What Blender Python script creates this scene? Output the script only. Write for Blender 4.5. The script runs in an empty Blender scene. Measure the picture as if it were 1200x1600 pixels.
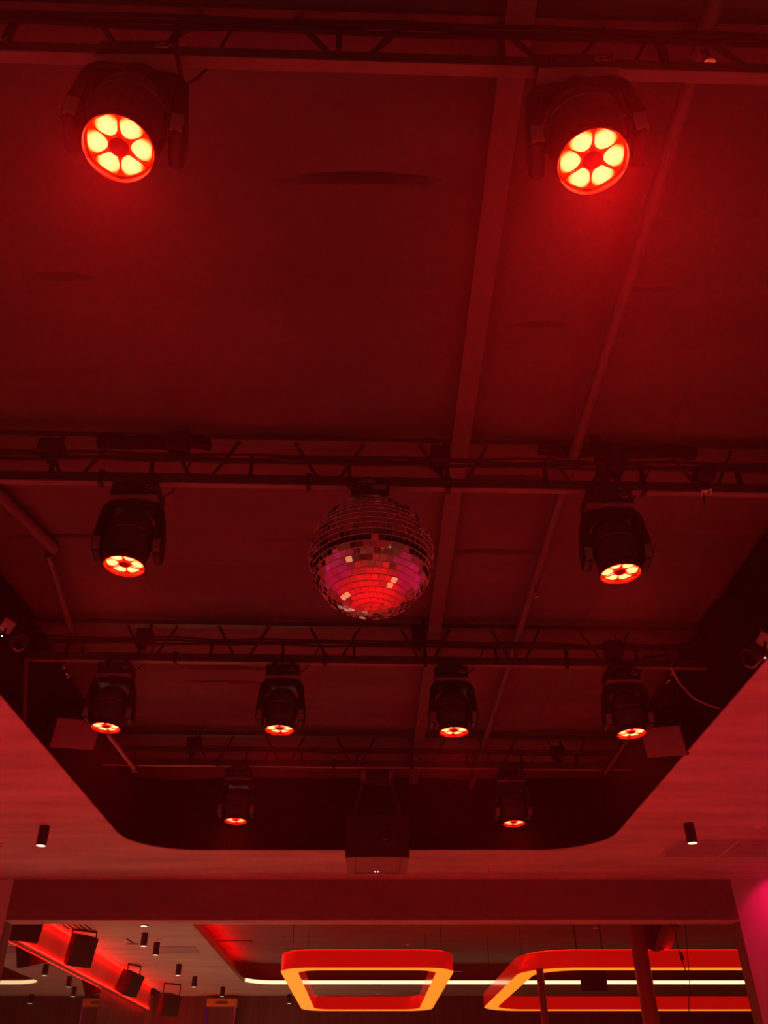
import bpy, bmesh, math, random
from mathutils import Vector, Matrix, noise
sc = bpy.context.scene
COL = sc.collection
PI = math.pi
R = math.radians
rnd = random.Random(7)

# ------------------------------------------------------------------ camera
F = 1350.0                      # focal length in pixels of the 1200x1600 frame
VX = 572.0                      # column of the vanishing point of the room's depth
CAMZ = 1.6
TH = math.atan(955.0 / F)       # upward pitch
CT, ST = math.cos(TH), math.sin(TH)
cd = bpy.data.cameras.new('camera'); cam = bpy.data.objects.new('camera', cd); COL.objects.link(cam)
cam.location = (0, 0, CAMZ); cam.rotation_euler = (PI / 2 + TH, 0, 0)
cd.sensor_fit = 'AUTO'; cd.sensor_width = 36; cd.lens = F / 1600 * 36; cd.shift_x = (600 - VX) / 1600
cd.clip_start = 0.05; cd.clip_end = 200
sc.camera = cam
sc.view_settings.view_transform = 'Standard'; sc.view_settings.look = 'None'
sc.view_settings.gamma = 1; sc.view_settings.use_curve_mapping = False
sc.view_settings.exposure = 0.0
sc.cycles.use_denoising = True; sc.cycles.use_adaptive_sampling = True; sc.cycles.adaptive_threshold = 0.02
sc.cycles.max_bounces = 8; sc.cycles.diffuse_bounces = 4; sc.cycles.glossy_bounces = 5
sc.cycles.volume_bounces = 0; sc.cycles.sample_clamp_indirect = 6
w = bpy.data.worlds.new('world'); sc.world = w; w.use_nodes = True
w.node_tree.nodes['Background'].inputs[0].default_value = (0.004, 0, 0.0005, 1)
w.node_tree.nodes['Background'].inputs[1].default_value = 0.5

# light levels
P_LED = 40.0        # radiance of the moving-head LEDs
P_HEADSPOT = 255.0    # extra beam of each moving head (W)
P_WARM = 850.0         # warm downlights (W)
P_FAR = 370.0        # warm downlights of the far room (W)
P_MAG = 175.0         # magenta wall washers (W)
HAZE = 0.0022
HAZE_NEAR = 0.016
P_UP = 28.0         # red floor uplighters added to brighten the plaster ceiling (W)

def lamp(name, kind, loc, power, color, rot=None, parent=None, **kw):
    d = bpy.data.lights.new(name, kind); d.energy = power; d.color = color
    for k, v in kw.items(): setattr(d, k, v)
    o = bpy.data.objects.new(name, d); COL.objects.link(o); o.location = loc
    if rot is not None: o.rotation_euler = rot
    if parent is not None: o.parent = parent
    return o
def aim(o, target):
    o.rotation_euler = (Vector(target) - Vector(o.location)).to_track_quat('-Z', 'Y').to_euler()

# pixel -> point on a plane of the room (z given absolute)
def ray(px, py):
    dx, dy = px - VX, 800 - py
    return Vector((dx, F * CT - dy * ST, dy * CT + F * ST))
def at(px, py, x=None, y=None, z=None):
    r = ray(px, py)
    t = x / r.x if x is not None else y / r.y if y is not None else (z - CAMZ) / r.z
    return Vector((0, 0, CAMZ)) + r * t

# ------------------------------------------------------------------ materials
def mat(name, color, rough=0.6, metal=0.0, emit=None, estr=0.0, var=0.0, vscale=4.0, bump=0.0, bscale=30.0, stretch=None, spec=None, coat=0.0):
    m = bpy.data.materials.new(name); m.use_nodes = True
    nt = m.node_tree; b = nt.nodes['Principled BSDF']
    b.inputs['Base Color'].default_value = (*color, 1); b.inputs['Roughness'].default_value = rough
    b.inputs['Metallic'].default_value = metal
    if spec is not None: b.inputs['Specular IOR Level'].default_value = spec
    if coat: b.inputs['Coat Weight'].default_value = coat
    if emit:
        b.inputs['Emission Color'].default_value = (*emit, 1); b.inputs['Emission Strength'].default_value = estr
    if var or bump:
        tc = nt.nodes.new('ShaderNodeTexCoord'); mp = nt.nodes.new('ShaderNodeMapping')
        nt.links.new(tc.outputs['Object'], mp.inputs[0])
        if stretch: mp.inputs['Scale'].default_value = stretch
    if var:
        n = nt.nodes.new('ShaderNodeTexNoise'); n.inputs['Scale'].default_value = vscale; n.inputs['Detail'].default_value = 6
        nt.links.new(mp.outputs[0], n.inputs['Vector'])
        cr = nt.nodes.new('ShaderNodeValToRGB')
        cr.color_ramp.elements[0].position = 0.3; cr.color_ramp.elements[1].position = 0.72
        cr.color_ramp.elements[0].color = (*[c * (1 - var) for c in color], 1)
        cr.color_ramp.elements[1].color = (*[min(1, c * (1 + var)) for c in color], 1)
        nt.links.new(n.outputs['Fac'], cr.inputs[0]); nt.links.new(cr.outputs[0], b.inputs['Base Color'])
    if bump:
        n2 = nt.nodes.new('ShaderNodeTexNoise'); n2.inputs['Scale'].default_value = bscale; n2.inputs['Detail'].default_value = 5
        nt.links.new(mp.outputs[0], n2.inputs['Vector'])
        bp = nt.nodes.new('ShaderNodeBump'); bp.inputs['Strength'].default_value = bump; bp.inputs['Distance'].default_value = 0.02
        nt.links.new(n2.outputs['Fac'], bp.inputs['Height']); nt.links.new(bp.outputs[0], b.inputs['Normal'])
    return m
def glow(name, color, strength):
    return mat(name, (0.02, 0.02, 0.02), 0.5, emit=color, estr=strength)

M = {}
M['plaster'] = mat('plaster', (0.62, 0.56, 0.52), 0.75, var=0.22, vscale=1.6, bump=0.15, bscale=6, stretch=(0.5, 2.4, 1))
M['plaster_far'] = mat('plaster_far', (0.6, 0.52, 0.46), 0.75, var=0.18, vscale=1.3, bump=0.12, bscale=5, stretch=(0.5, 2.2, 1))
M['wall'] = mat('wall_paint', (0.42, 0.36, 0.36), 0.7, var=0.1, vscale=2, bump=0.05, bscale=20)
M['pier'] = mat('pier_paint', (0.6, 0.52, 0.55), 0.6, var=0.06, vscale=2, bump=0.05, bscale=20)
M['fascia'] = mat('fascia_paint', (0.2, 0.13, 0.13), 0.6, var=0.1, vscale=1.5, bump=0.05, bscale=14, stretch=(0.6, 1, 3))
M['insulation'] = mat('insulation_blanket', (0.115, 0.1, 0.1), 0.85, var=0.2, vscale=1.1, bump=0.25, bscale=3.5, stretch=(0.7, 1.6, 1))
M['drape'] = mat('black_drape', (0.02, 0.018, 0.018), 0.9, bump=0.3, bscale=6, stretch=(3, 3, 0.3), spec=0.2)
M['floor'] = mat('floor_concrete', (0.44, 0.4, 0.4), 0.5, var=0.15, vscale=1.0, bump=0.05, bscale=12)
M['steel'] = mat('dark_steel', (0.07, 0.06, 0.06), 0.5, metal=0.0, var=0.2, vscale=9, bump=0.05, bscale=40)
M['purlin'] = mat('painted_steel', (0.12, 0.105, 0.105), 0.5, var=0.12, vscale=5)
M['sprinkler_pipe'] = mat('sprinkler_pipe', (0.12, 0.105, 0.105), 0.45, var=0.1, vscale=6)
M['flange'] = mat('chord_flange', (0.2, 0.17, 0.18), 0.55, var=0.15, vscale=9)
M['black'] = mat('black_plastic', (0.022, 0.02, 0.02), 0.42, bump=0.03, bscale=80)
M['blackm'] = mat('matte_black', (0.02, 0.018, 0.018), 0.75, bump=0.05, bscale=60)
M['satin'] = mat('satin_black', (0.05, 0.045, 0.045), 0.28)
M['rubber'] = mat('cable_rubber', (0.015, 0.013, 0.013), 0.6)
M['chrome'] = mat('chrome', (0.7, 0.66, 0.66), 0.2, metal=1)
M['grey'] = mat('grey_metal', (0.32, 0.29, 0.29), 0.4)
M['cap'] = mat('arm_cap', (0.2, 0.17, 0.18), 0.3)
M['print'] = mat('white_print', (0.35, 0.3, 0.32), 0.5)
M['tag'] = mat('paper_tag', (0.75, 0.6, 0.66), 0.6)
M['mirror'] = mat('mirror_tile', (0.93, 0.91, 0.92), 0.025, metal=1)
M['grout'] = mat('ball_core', (0.72, 0.6, 0.62), 0.4)
M['tile_edge'] = mat('ground_tile_edge', (0.95, 0.85, 0.86), 0.35)
M['wallmirror'] = mat('wall_mirror', (0.5, 0.44, 0.43), 0.03, metal=1)
M['bezel'] = mat('glossy_bezel', (0.3, 0.1, 0.1), 0.15, metal=0.6)
M['hub'] = mat('lens_hub', (0.32, 0.02, 0.03), 0.45)
M['reflector'] = mat('lens_reflector', (0.3, 0.02, 0.02), 0.3, emit=(1, 0.02, 0.0), estr=0.7)
M['warm'] = glow('warm_led', (1.0, 0.86, 0.5), 2.4)
M['red_led'] = glow('red_led_tape', (1.0, 0.002, 0.001), 24.0)
M['added_ring_led'] = glow('added_ring_tape', (1.0, 0.004, 0.002), 9.0)
M['strip'] = glow('warm_led_strip', (1.0, 0.62, 0.3), 2.0)
M['diffuser'] = mat('orange_diffuser', (0.5, 0.3, 0.2), 0.5, emit=(1.0, 0.205, 0.012), estr=1.4, var=0.0)
M['acrylic'] = mat('red_acrylic', (0.55, 0.03, 0.02), 0.12, emit=(1.0, 0.006, 0.003), estr=0.34, coat=0.4)
M['white_dot'] = glow('status_led', (1.0, 0.8, 0.8), 6.0)
M['proj'] = mat('lit_projector_underside', (0.3, 0.28, 0.26), 0.45)
M['band'] = mat('bulkhead_red_lit', (0.62, 0.2, 0.17), 0.6, var=0.1, vscale=1.5)  # green and blue lowered: the red LED wash is put into the colour
M['wood'] = mat('dark_wood_wall', (0.12, 0.075, 0.07), 0.5, var=0.3, vscale=3, stretch=(3, 3, 0.25))
M['coffer'] = mat('coffer_red_lit', (0.19, 0.05, 0.06), 0.6, var=0.18, vscale=1.6, stretch=(0.4, 2.5, 1))  # red tint carries the red light falling on the coffer
M['pole'] = mat('lacquered_pole', (0.2, 0.06, 0.06), 0.28)
M['lens_dark'] = mat('dark_lens', (0.02, 0.01, 0.015), 0.05, coat=1.0)
M['violet'] = glow('violet_led', (0.22, 0.02, 1.0), 0.05)
M['pinkled'] = glow('pink_led', (1.0, 0.03, 0.16), 0.22)
M['amber'] = mat('amber_panel', (0.4, 0.16, 0.06), 0.4, emit=(1.0, 0.12, 0.01), estr=0.09)
M['ribbed'] = mat('ribbed_lens', (0.7, 0.5, 0.56), 0.25, bump=0.9, bscale=220)

def petal_material():
    m = bpy.data.materials.new('led_petal'); m.use_nodes = True
    nt = m.node_tree; b = nt.nodes['Principled BSDF']
    b.inputs['Base Color'].default_value = (0.1, 0.02, 0.02, 1); b.inputs['Roughness'].default_value = 0.2
    tc = nt.nodes.new('ShaderNodeTexCoord'); ln = nt.nodes.new('ShaderNodeVectorMath'); ln.operation = 'LENGTH'
    nt.links.new(tc.outputs['Object'], ln.inputs[0])
    mr = nt.nodes.new('ShaderNodeMapRange'); mr.inputs[1].default_value = 0.0; mr.inputs[2].default_value = 0.043
    nt.links.new(ln.outputs['Value'], mr.inputs[0])
    cr = nt.nodes.new('ShaderNodeValToRGB')
    e = cr.color_ramp.elements
    k = 1.0 / P_LED
    e[0].position = 0.0; e[0].color = (1, 1.05 * k, 0.42 * k, 1)
    e[1].position = 1.0; e[1].color = (0.5, 0.09 * k, 0.01 * k, 1)
    x = e.new(0.72); x.color = (1, 0.95 * k, 0.3 * k, 1)
    x = e.new(0.9); x.color = (0.8, 0.5 * k, 0.05 * k, 1)
    nt.links.new(mr.outputs[0], cr.inputs[0]); nt.links.new(cr.outputs[0], b.inputs['Emission Color'])
    b.inputs['Emission Strength'].default_value = P_LED
    return m
M['petal'] = petal_material()

# ------------------------------------------------------------------ mesh helpers
class MB:
    def __init__(s): s.bm = bmesh.new()
    def _xf(s, vs, mtx):
        if mtx is not None: bmesh.ops.transform(s.bm, matrix=mtx, verts=vs)
    def box(s, c, d, rot=None, mtx=None, bev=0.0):
        g = bmesh.ops.create_cube(s.bm, size=1.0); vs = g['verts']
        bmesh.ops.scale(s.bm, vec=d, verts=vs)
        if bev:
            es = list({e for v in vs for e in v.link_edges})
            r = bmesh.ops.bevel(s.bm, geom=es, offset=bev, segments=2, affect='EDGES', profile=0.6)
            vs = list({v for f in r['faces'] for v in f.verts} | {v for v in vs if v.is_valid})
        m = Matrix.Translation(c)
        if rot is not None: m = m @ (rot if isinstance(rot, Matrix) else Matrix.Rotation(rot, 4, 'Z'))
        if mtx is not None: m = mtx @ m
        s._xf(vs, m); return s
    def cyl(s, p0, p1, r0, r1=None, seg=16, caps=True):
        p0, p1 = Vector(p0), Vector(p1); r1 = r0 if r1 is None else r1
        d = p1 - p0; q = d.to_track_quat('Z', 'Y').to_matrix()
        a, b = [], []
        for i in range(seg):
            t = 2 * PI * i / seg; v = q @ Vector((math.cos(t), math.sin(t), 0))
            a.append(s.bm.verts.new(p0 + v * r0)); b.append(s.bm.verts.new(p1 + v * r1))
        for i in range(seg):
            j = (i + 1) % seg; s.bm.faces.new((a[i], a[j], b[j], b[i]))
        if caps: s.bm.faces.new(a[::-1]); s.bm.faces.new(b)
        return s
    def tube(s, pts, r, seg=8, caps=True):
        pts = [Vector(p) for p in pts]; rings = []
        for i, p in enumerate(pts):
            d = (pts[min(i + 1, len(pts) - 1)] - pts[max(i - 1, 0)]).normalized()
            up = Vector((0, 0, 1)) if abs(d.z) < 0.95 else Vector((1, 0, 0))
            u = d.cross(up).normalized(); v = d.cross(u)
            rings.append([s.bm.verts.new(p + (u * math.cos(2 * PI * k / seg) + v * math.sin(2 * PI * k / seg)) * r) for k in range(seg)])
        for a, b in zip(rings, rings[1:]):
            for k in range(seg):
                j = (k + 1) % seg; s.bm.faces.new((a[k], a[j], b[j], b[k]))
        if caps: s.bm.faces.new(rings[0][::-1]); s.bm.faces.new(rings[-1])
        return s
    def lathe(s, prof, seg=32, mtx=None):
        rings = []; allv = []
        for r, z in prof:
            if r < 1e-6: ring = [s.bm.verts.new((0, 0, z))]
            else: ring = [s.bm.verts.new((r * math.cos(2 * PI * k / seg), r * math.sin(2 * PI * k / seg), z)) for k in range(seg)]
            rings.append(ring); allv += ring
        for a, b in zip(rings, rings[1:]):
            for k in range(seg):
                j = (k + 1) % seg
                if len(a) == 1 and len(b) == 1: break
                if len(a) == 1: s.bm.faces.new((a[0], b[j], b[k]))
                elif len(b) == 1: s.bm.faces.new((a[k], a[j], b[0]))
                else: s.bm.faces.new((a[k], a[j], b[j], b[k]))
        s._xf(allv, mtx); return s
    def prism(s, poly, y0, y1, mtx=None):
        """poly: (x, z) outline extruded along y"""
        a = [s.bm.verts.new((x, y0, z)) for x, z in poly]; b = [s.bm.verts.new((x, y1, z)) for x, z in poly]
        n = len(poly)
        for i in range(n):
            j = (i + 1) % n; s.bm.faces.new((a[i], a[j], b[j], b[i]))
        s.bm.faces.new(a[::-1]); s.bm.faces.new(b)
        s._xf(a + b, mtx); return s
    def strip(s, la, lb, closed=True):
        a = [s.bm.verts.new(p) for p in la]; b = [s.bm.verts.new(p) for p in lb]; n = len(a)
        for i in range(n if closed else n - 1):
            j = (i + 1) % n; s.bm.faces.new((a[i], a[j], b[j], b[i]))
        return s
    def face(s, pts): s.bm.faces.new([s.bm.verts.new(p) for p in pts]); return s
    def build(s, name, m, parent=None, smooth=True, loc=None, bevel=0.0):
        bm = s.bm
        bmesh.ops.remove_doubles(bm, verts=bm.verts, dist=1e-5)
        bmesh.ops.recalc_face_normals(bm, faces=bm.faces)
        if bevel:
            es = [e for e in bm.edges if len(e.link_faces) == 2 and e.calc_face_angle(0) > R(40)]
            bmesh.ops.bevel(bm, geom=es, offset=bevel, segments=2, affect='EDGES', clamp_overlap=True)
        for f in bm.faces: f.smooth = smooth
        if smooth:
            for e in bm.edges:
                if len(e.link_faces) == 2 and e.calc_face_angle(0) > R(34): e.smooth = False
        if loc is not None:
            bmesh.ops.translate(bm, verts=bm.verts, vec=-Vector(loc))
        me = bpy.data.meshes.new(name); bm.to_mesh(me); bm.free()
        me.materials.append(M[m] if isinstance(m, str) else m)
        o = bpy.data.objects.new(name, me); COL.objects.link(o)
        if loc is not None: o.location = loc
        if parent is not None: o.parent = parent
        return o
def tag(o, label, cat, group=None, kind=None):
    o['label'] = label; o['category'] = cat
    if group: o['group'] = group
    if kind: o['kind'] = kind
    return o
def thing(name, label, cat, loc=(0, 0, 0), rz=0.0, group=None):
    o = bpy.data.objects.new(name, None); COL.objects.link(o); o.empty_display_size = 0.1
    o.location = loc; o.rotation_euler = (0, 0, rz)
    return tag(o, label, cat, group)
def struct(o): o['kind'] = 'structure'; return o
def copy_tree(o, parent=None):
    c = o.copy(); COL.objects.link(c)
    if parent is not None: c.parent = parent; c.matrix_parent_inverse = o.matrix_parent_inverse.copy()
    for ch in list(o.children): copy_tree(ch, c)
    return c
def rrect(x0, x1, y0, y1, r, n=10):
    pts = []
    for cx, cy, a0 in ((x1 - r, y1 - r, 0), (x0 + r, y1 - r, 90), (x0 + r, y0 + r, 180), (x1 - r, y0 + r, 270)):
        for i in range(n + 1):
            a = R(a0 + 90 * i / n); pts.append((cx + r * math.cos(a), cy + r * math.sin(a)))
    return pts
def slab_with_hole(outer, hole, z0, z1, name, m):
    bm = bmesh.new()
    def loop(pts):
        vs = [bm.verts.new((x, y, z0)) for x, y in pts]
        return [bm.edges.new((vs[i], vs[(i + 1) % len(vs)])) for i in range(len(vs))]
    es = loop(outer) + loop(hole)
    bmesh.ops.triangle_fill(bm, use_beauty=True, use_dissolve=False, edges=es)
    bmesh.ops.recalc_face_normals(bm, faces=bm.faces)
    r = bmesh.ops.extrude_face_region(bm, geom=list(bm.faces))
    bmesh.ops.translate(bm, vec=(0, 0, z1 - z0), verts=[v for v in r['geom'] if isinstance(v, bmesh.types.BMVert)])
    b = MB(); b.bm.free(); b.bm = bm
    return b.build(name, m, smooth=False)

# ------------------------------------------------------------------ setting of the front room
ZC = CAMZ + 2.62          # plaster ceilings
ZR = CAMZ + 3.58          # roof insulation
ZT = CAMZ + 3.15          # underside of the joists
YF = 12.07                # wall with the wide opening
YB = YF + 0.25
HX0, HX1, HY1 = -2.75, 2.78, 10.6
WL, WR, WB = -2.87, 2.92, 10.75
XL, XR = -6.0, 6.0
YREAR = -5.0

struct(MB().box((0, (YREAR + YF) / 2, -0.05), (XR - XL, YF - YREAR, 0.1)).build('floor', 'floor', smooth=False))
for nm, x in (('wall_left', XL - 0.06), ('wall_right', XR + 0.06)):
    struct(MB().box((x, (YREAR + YF) / 2, ZC / 2), (0.12, YF - YREAR, ZC)).build(nm, 'wall', smooth=False))
struct(MB().box((0, YREAR - 0.06, ZC / 2), (XR - XL + 0.24, 0.12, ZC)).build('wall_rear', 'wood', smooth=False))
# ceiling of plaster with the round-cornered opening up to the roof
struct(slab_with_hole([(XL, YREAR), (XR, YREAR), (XR, YF), (XL, YF)], rrect(HX0, HX1, -3.6, HY1, 0.78, 16), ZC, ZC + 0.008, 'ceiling', 'plaster'))
edge = MB(); lp = rrect(HX0 + 0.004, HX1 - 0.004, -3.596, HY1 - 0.004, 0.776, 16); lo = rrect(HX0 - 0.006, HX1 + 0.006, -3.606, HY1 + 0.006, 0.786, 16)
edge.strip([(x, y, ZC - 0.004) for x, y in lp], [(x, y, ZC + 0.008) for x, y in lp]).strip([(x, y, ZC - 0.004) for x, y in lp], [(x, y, ZC - 0.004) for x, y in lo])
struct(edge.build('trim_1', 'plaster', smooth=False))
# black walls of the shaft above the ceiling
hz = (ZC + 0.008 + ZR + 0.25) / 2; hh = ZR + 0.25 - ZC - 0.025
for nm, c, d in (('wall_shaft_left', (WL - 0.05, 3.6, hz), (0.1, 14.4, hh)), ('wall_shaft_right', (WR + 0.05, 3.6, hz), (0.1, 14.4, hh)),
                 ('wall_shaft_front', (0.02, WB + 0.05, hz), (WR - WL + 0.2, 0.1, hh)), ('wall_shaft_rear', (0.02, -3.65, hz), (WR - WL + 0.2, 0.1, hh))):
    struct(MB().box(c, d).build(nm, 'drape', smooth=False))
# roof insulation blankets, sagging between the joists
TRUSS_Y = [1.64, 4.205, 6.68, 9.265]
SLOPE = math.tan(R(1.7))
bm = bmesh.new(); nx, ny = 110, 760; grid = []
for j in range(ny + 1):
    y = -3.6 + (WB + 3.6) * j / ny; row = []
    for i in range(nx + 1):
        x = WL + (WR - WL) * i / nx
        ys = y - x * SLOPE
        u = ((ys - 1.62) / 2.533) % 1.0
        sag = 0.055 * math.sin(PI * u)
        seam = 0.0
        for sx in (-1.75, -0.45, 0.62, 1.9):
            seam += 0.02 * math.exp(-((x - sx - 0.03 * math.sin(y * 2)) / 0.03) ** 2)
        wr = noise.noise((x * 1.1, y * 3.0, 0)) * 0.03 + noise.noise((x * 0.8 + 7, y * 9.0, 3)) * 0.012
        fold = 0.0
        for fx, fy, fw, fl, fa in ((0.0, 2.35, 0.03, 0.32, 0.05), (0.95, 5.5, 0.035, 0.35, 0.06), (-2.2, 5.35, 0.03, 0.4, 0.05), (0.95, 3.2, 0.02, 0.15, 0.04), (-1.55, 2.95, 0.018, 0.12, 0.05),
                                   (-0.35, 5.35, 0.018, 0.3, 0.03), (-1.3, 7.6, 0.03, 0.4, 0.05), (-1.4, 7.9, 0.025, 0.35, 0.05), (1.5, 2.95, 0.015, 0.12, 0.04), (0.9, 4.6, 0.03, 0.3, 0.04)):
            fold += 1.7 * fa * math.exp(-((ys - fy - 0.15 * (x - fx) ** 2) / (0.6 * fw)) ** 2 - ((x - fx) / fl) ** 2)
        row.append(bm.verts.new((x, y, ZR - sag + seam + wr + fold)))
    grid.append(row)
for j in range(ny):
    for i in range(nx): bm.faces.new((grid[j][i], grid[j][i + 1], grid[j + 1][i + 1], grid[j + 1][i]))
b = MB(); b.bm.free(); b.bm = bm
o = b.build('ceiling_roof', 'insulation'); struct(o)
sm = o.modifiers.new('thickness', 'SOLIDIFY'); sm.thickness = 0.04; sm.offset = 1 if o.data.polygons[0].normal.z > 0 else -1
struct(MB().box((0.02, 3.6, ZR + 0.25), (WR - WL + 0.2, 14.5, 0.06)).build('ceiling_deck', 'steel', smooth=False))

# wall with the wide opening (lintel, two piers) and its metal-edged soffit
OX0, OX1 = at(8, 1438, y=YF).x, at(1156, 1440, y=YF).x
OZ = at(600, 1437, y=YF).z
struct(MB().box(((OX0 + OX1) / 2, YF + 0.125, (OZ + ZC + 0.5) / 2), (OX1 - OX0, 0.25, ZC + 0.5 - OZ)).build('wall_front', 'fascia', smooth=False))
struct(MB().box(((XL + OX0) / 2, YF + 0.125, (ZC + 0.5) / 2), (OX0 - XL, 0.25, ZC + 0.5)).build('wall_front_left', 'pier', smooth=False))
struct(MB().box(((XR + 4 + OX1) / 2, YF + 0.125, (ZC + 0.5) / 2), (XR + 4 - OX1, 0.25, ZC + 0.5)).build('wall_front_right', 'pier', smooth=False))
struct(MB().box(((OX0 + OX1) / 2, YF + 0.125, OZ - 0.006), (OX1 - OX0, 0.26, 0.012)).build('trim_2', 'plaster', smooth=False))
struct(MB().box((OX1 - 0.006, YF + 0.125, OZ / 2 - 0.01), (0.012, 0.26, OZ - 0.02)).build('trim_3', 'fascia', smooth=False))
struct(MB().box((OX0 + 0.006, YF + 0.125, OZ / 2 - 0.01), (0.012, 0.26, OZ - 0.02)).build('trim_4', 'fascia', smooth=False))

# ------------------------------------------------------------------ setting of the far room
FXL = XFAR = at(250, 1550, z=ZC).x          # left wall
FXR, FYB = 10.0, at(600, 1556, z=ZC).y
ZB = at(232, 1577, x=FXL).z                 # bottom edge of the red bulkhead
YBE = at(232, 1577, x=FXL).y
struct(MB().box(((FXL + FXR) / 2, (YB + FYB) / 2, -0.05), (FXR - FXL, FYB - YB, 0.1)).build('floor.001', 'floor', smooth=False))
struct(MB().box(((FXL - 1.5 + FXR) / 2, FYB + 0.06, ZC / 2 + 0.3), (FXR - FXL + 2, 0.12, ZC + 0.6)).build('wall_back', 'wood', smooth=False))
struct(MB().box((FXR + 0.06, (YB + FYB) / 2, ZC / 2 + 0.3), (0.12, FYB - YB, ZC + 0.6)).build('wall_right_far', 'wood', smooth=False))
CX0, CX1, CY0, CY1 = at(378, 1533, z=ZC).x, 9.3, 12.6, at(600, 1538, z=ZC).y
struct(slab_with_hole([(FXL, YB), (FXR, YB), (FXR, FYB), (FXL, FYB)], rrect(CX0, CX1, CY0, CY1, 0.7, 12), ZC, ZC + 0.08, 'ceiling.001', 'plaster_far'))
cf = MB(); g = 0.22; zt = ZC + 0.42
a = rrect(CX0 - g, CX1 + g, CY0 - 0.0, CY1 + g, 0.8, 12)
cf.strip([(x, y, ZC + 0.08) for x, y in a], [(x, y, zt) for x, y in a]); cf.face([(x, y, zt) for x, y in a])
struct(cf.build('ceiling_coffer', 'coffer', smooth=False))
# left wall: plastered bulkhead over a mirrored wall, pier at its end
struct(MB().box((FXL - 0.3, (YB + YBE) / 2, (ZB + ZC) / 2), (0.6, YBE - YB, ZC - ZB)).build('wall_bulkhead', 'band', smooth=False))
struct(MB().box((FXL - 0.12, (YB + 18.9) / 2, ZB / 2), (0.1, 18.9 - YB, ZB)).build('wall_mirror_left', 'wallmirror', smooth=False))
struct(MB().box((FXL - 0.12, (18.9 + YBE) / 2, ZB / 2), (0.1, YBE - 18.9, ZB)).build('wall_left_panel', 'wood', smooth=False))
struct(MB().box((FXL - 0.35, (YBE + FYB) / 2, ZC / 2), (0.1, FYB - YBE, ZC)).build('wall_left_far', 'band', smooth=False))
for nm, lab, x, z, r in (('led_strip', 'red LED line along the lower edge of the left bulkhead', FXL + 0.012, ZB + 0.012, 0.012),
                         ('led_strip', 'red LED line along the top of the left bulkhead under the ceiling', FXL + 0.03, ZC - 0.022, 0.012)):
    tag(MB().box((x, (YB + YBE) / 2, z), (0.02, YBE - YB - 0.1, 0.02)).build(nm, 'red_led', smooth=False), lab, 'light strip')
tag(MB().box((FXL - 0.27, YBE + 0.5, 2.3), (0.03, 0.03, 3.6)).build('led_strip', 'red_led', smooth=False), 'upright red LED line at the far end of the left bulkhead', 'light strip')
# cove light on the left ledge of the dark coffer and the bright tape on its far lip
tag(MB().box((CX0 - 0.12, (CY0 + CY1) / 2, ZC + 0.11), (0.03, CY1 - CY0 - 1.2, 0.025)).build('cove_light', 'red_led', smooth=False), 'red cove light glowing inside the left edge of the dark coffer', 'light strip')
st = MB(); pts = [p for p in rrect(CX0 + 0.012, CX1 - 0.012, CY0, CY1 - 0.012, 0.69, 12)][0:26]
pts = pts[:13] + pts[13:26]
pts = [p for p in pts if p[1] > CY1 - 0.5]
la = [(x, y, ZC + 0.004) for x, y in pts]; lb = [(x, y, ZC + 0.076) for x, y in pts]
lc = [(x, y + 0.01, z) for x, y, z in la]; ld = [(x, y + 0.01, z) for x, y, z in lb]
st.strip(la, lb, False).strip(lc, ld, False).strip(la, lc, False).strip(lb, ld, False)
tag(st.build('led_strip', 'strip', smooth=False), 'long warm white LED line along the far edge of the dark coffer', 'light strip')

# ------------------------------------------------------------------ roof joists
def tpt(x, row, z, dy=0.0):
    """point on joist number row at world x"""
    return Vector((x, TRUSS_Y[row] + x * SLOPE + dy, z))
JL = ['bar joist nearest the camera, across the top of the photo', 'bar joist carrying the mirror ball and its two flanking moving heads',
      'bar joist behind the mirror ball carrying four moving heads', 'farthest bar joist, carrying the projector and two moving heads']
vphase = [0.0, -0.17, -0.21, -0.05]
A_T = math.atan(SLOPE); RT = Matrix.Rotation(A_T, 4, 'Z')
for k in range(4):
    y = TRUSS_Y[k]
    t = thing('bar_joist', JL[k], 'roof joist', (0, 0, 0), 0, 'bar joists under the roof')
    x0, x1 = WL + 0.02, WR - 0.02; L = (x1 - x0) / math.cos(A_T); xm = (x0 + x1) / 2
    MB().box(tpt(xm, k, ZT + 0.042, 0.0), (L, 0.036, 0.068), RT).build('bottom_chord', 'steel', t, smooth=False)
    MB().box(tpt(xm, k, ZT + 0.004, 0.0), (L, 0.044, 0.008), RT).build('chord_flange', 'flange', t, smooth=False)
    MB().box(tpt(xm, k, ZR - 0.07, 0), (L, 0.07, 0.04), RT).build('top_chord', 'steel', t, smooth=False)
    c = x0 + 0.45 + (vphase[k] % 0.78)
    while c < x1 - 0.3:
        for s in (-1, 1):
            MB().cyl(tpt(c + s * 0.045, k, ZT + 0.03), tpt(c + s * 0.22, k, ZR - 0.075), 0.012, seg=8).build('web_rod', 'steel', t)
        c += 0.78
    if k >= 1:
        for c in (-1.6, -0.35, 0.5, 1.7): MB().box(tpt(c, k, ZT + 0.04), (0.03, 0.06, 0.092), RT).build('strap', 'blackm', t, smooth=False)

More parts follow.
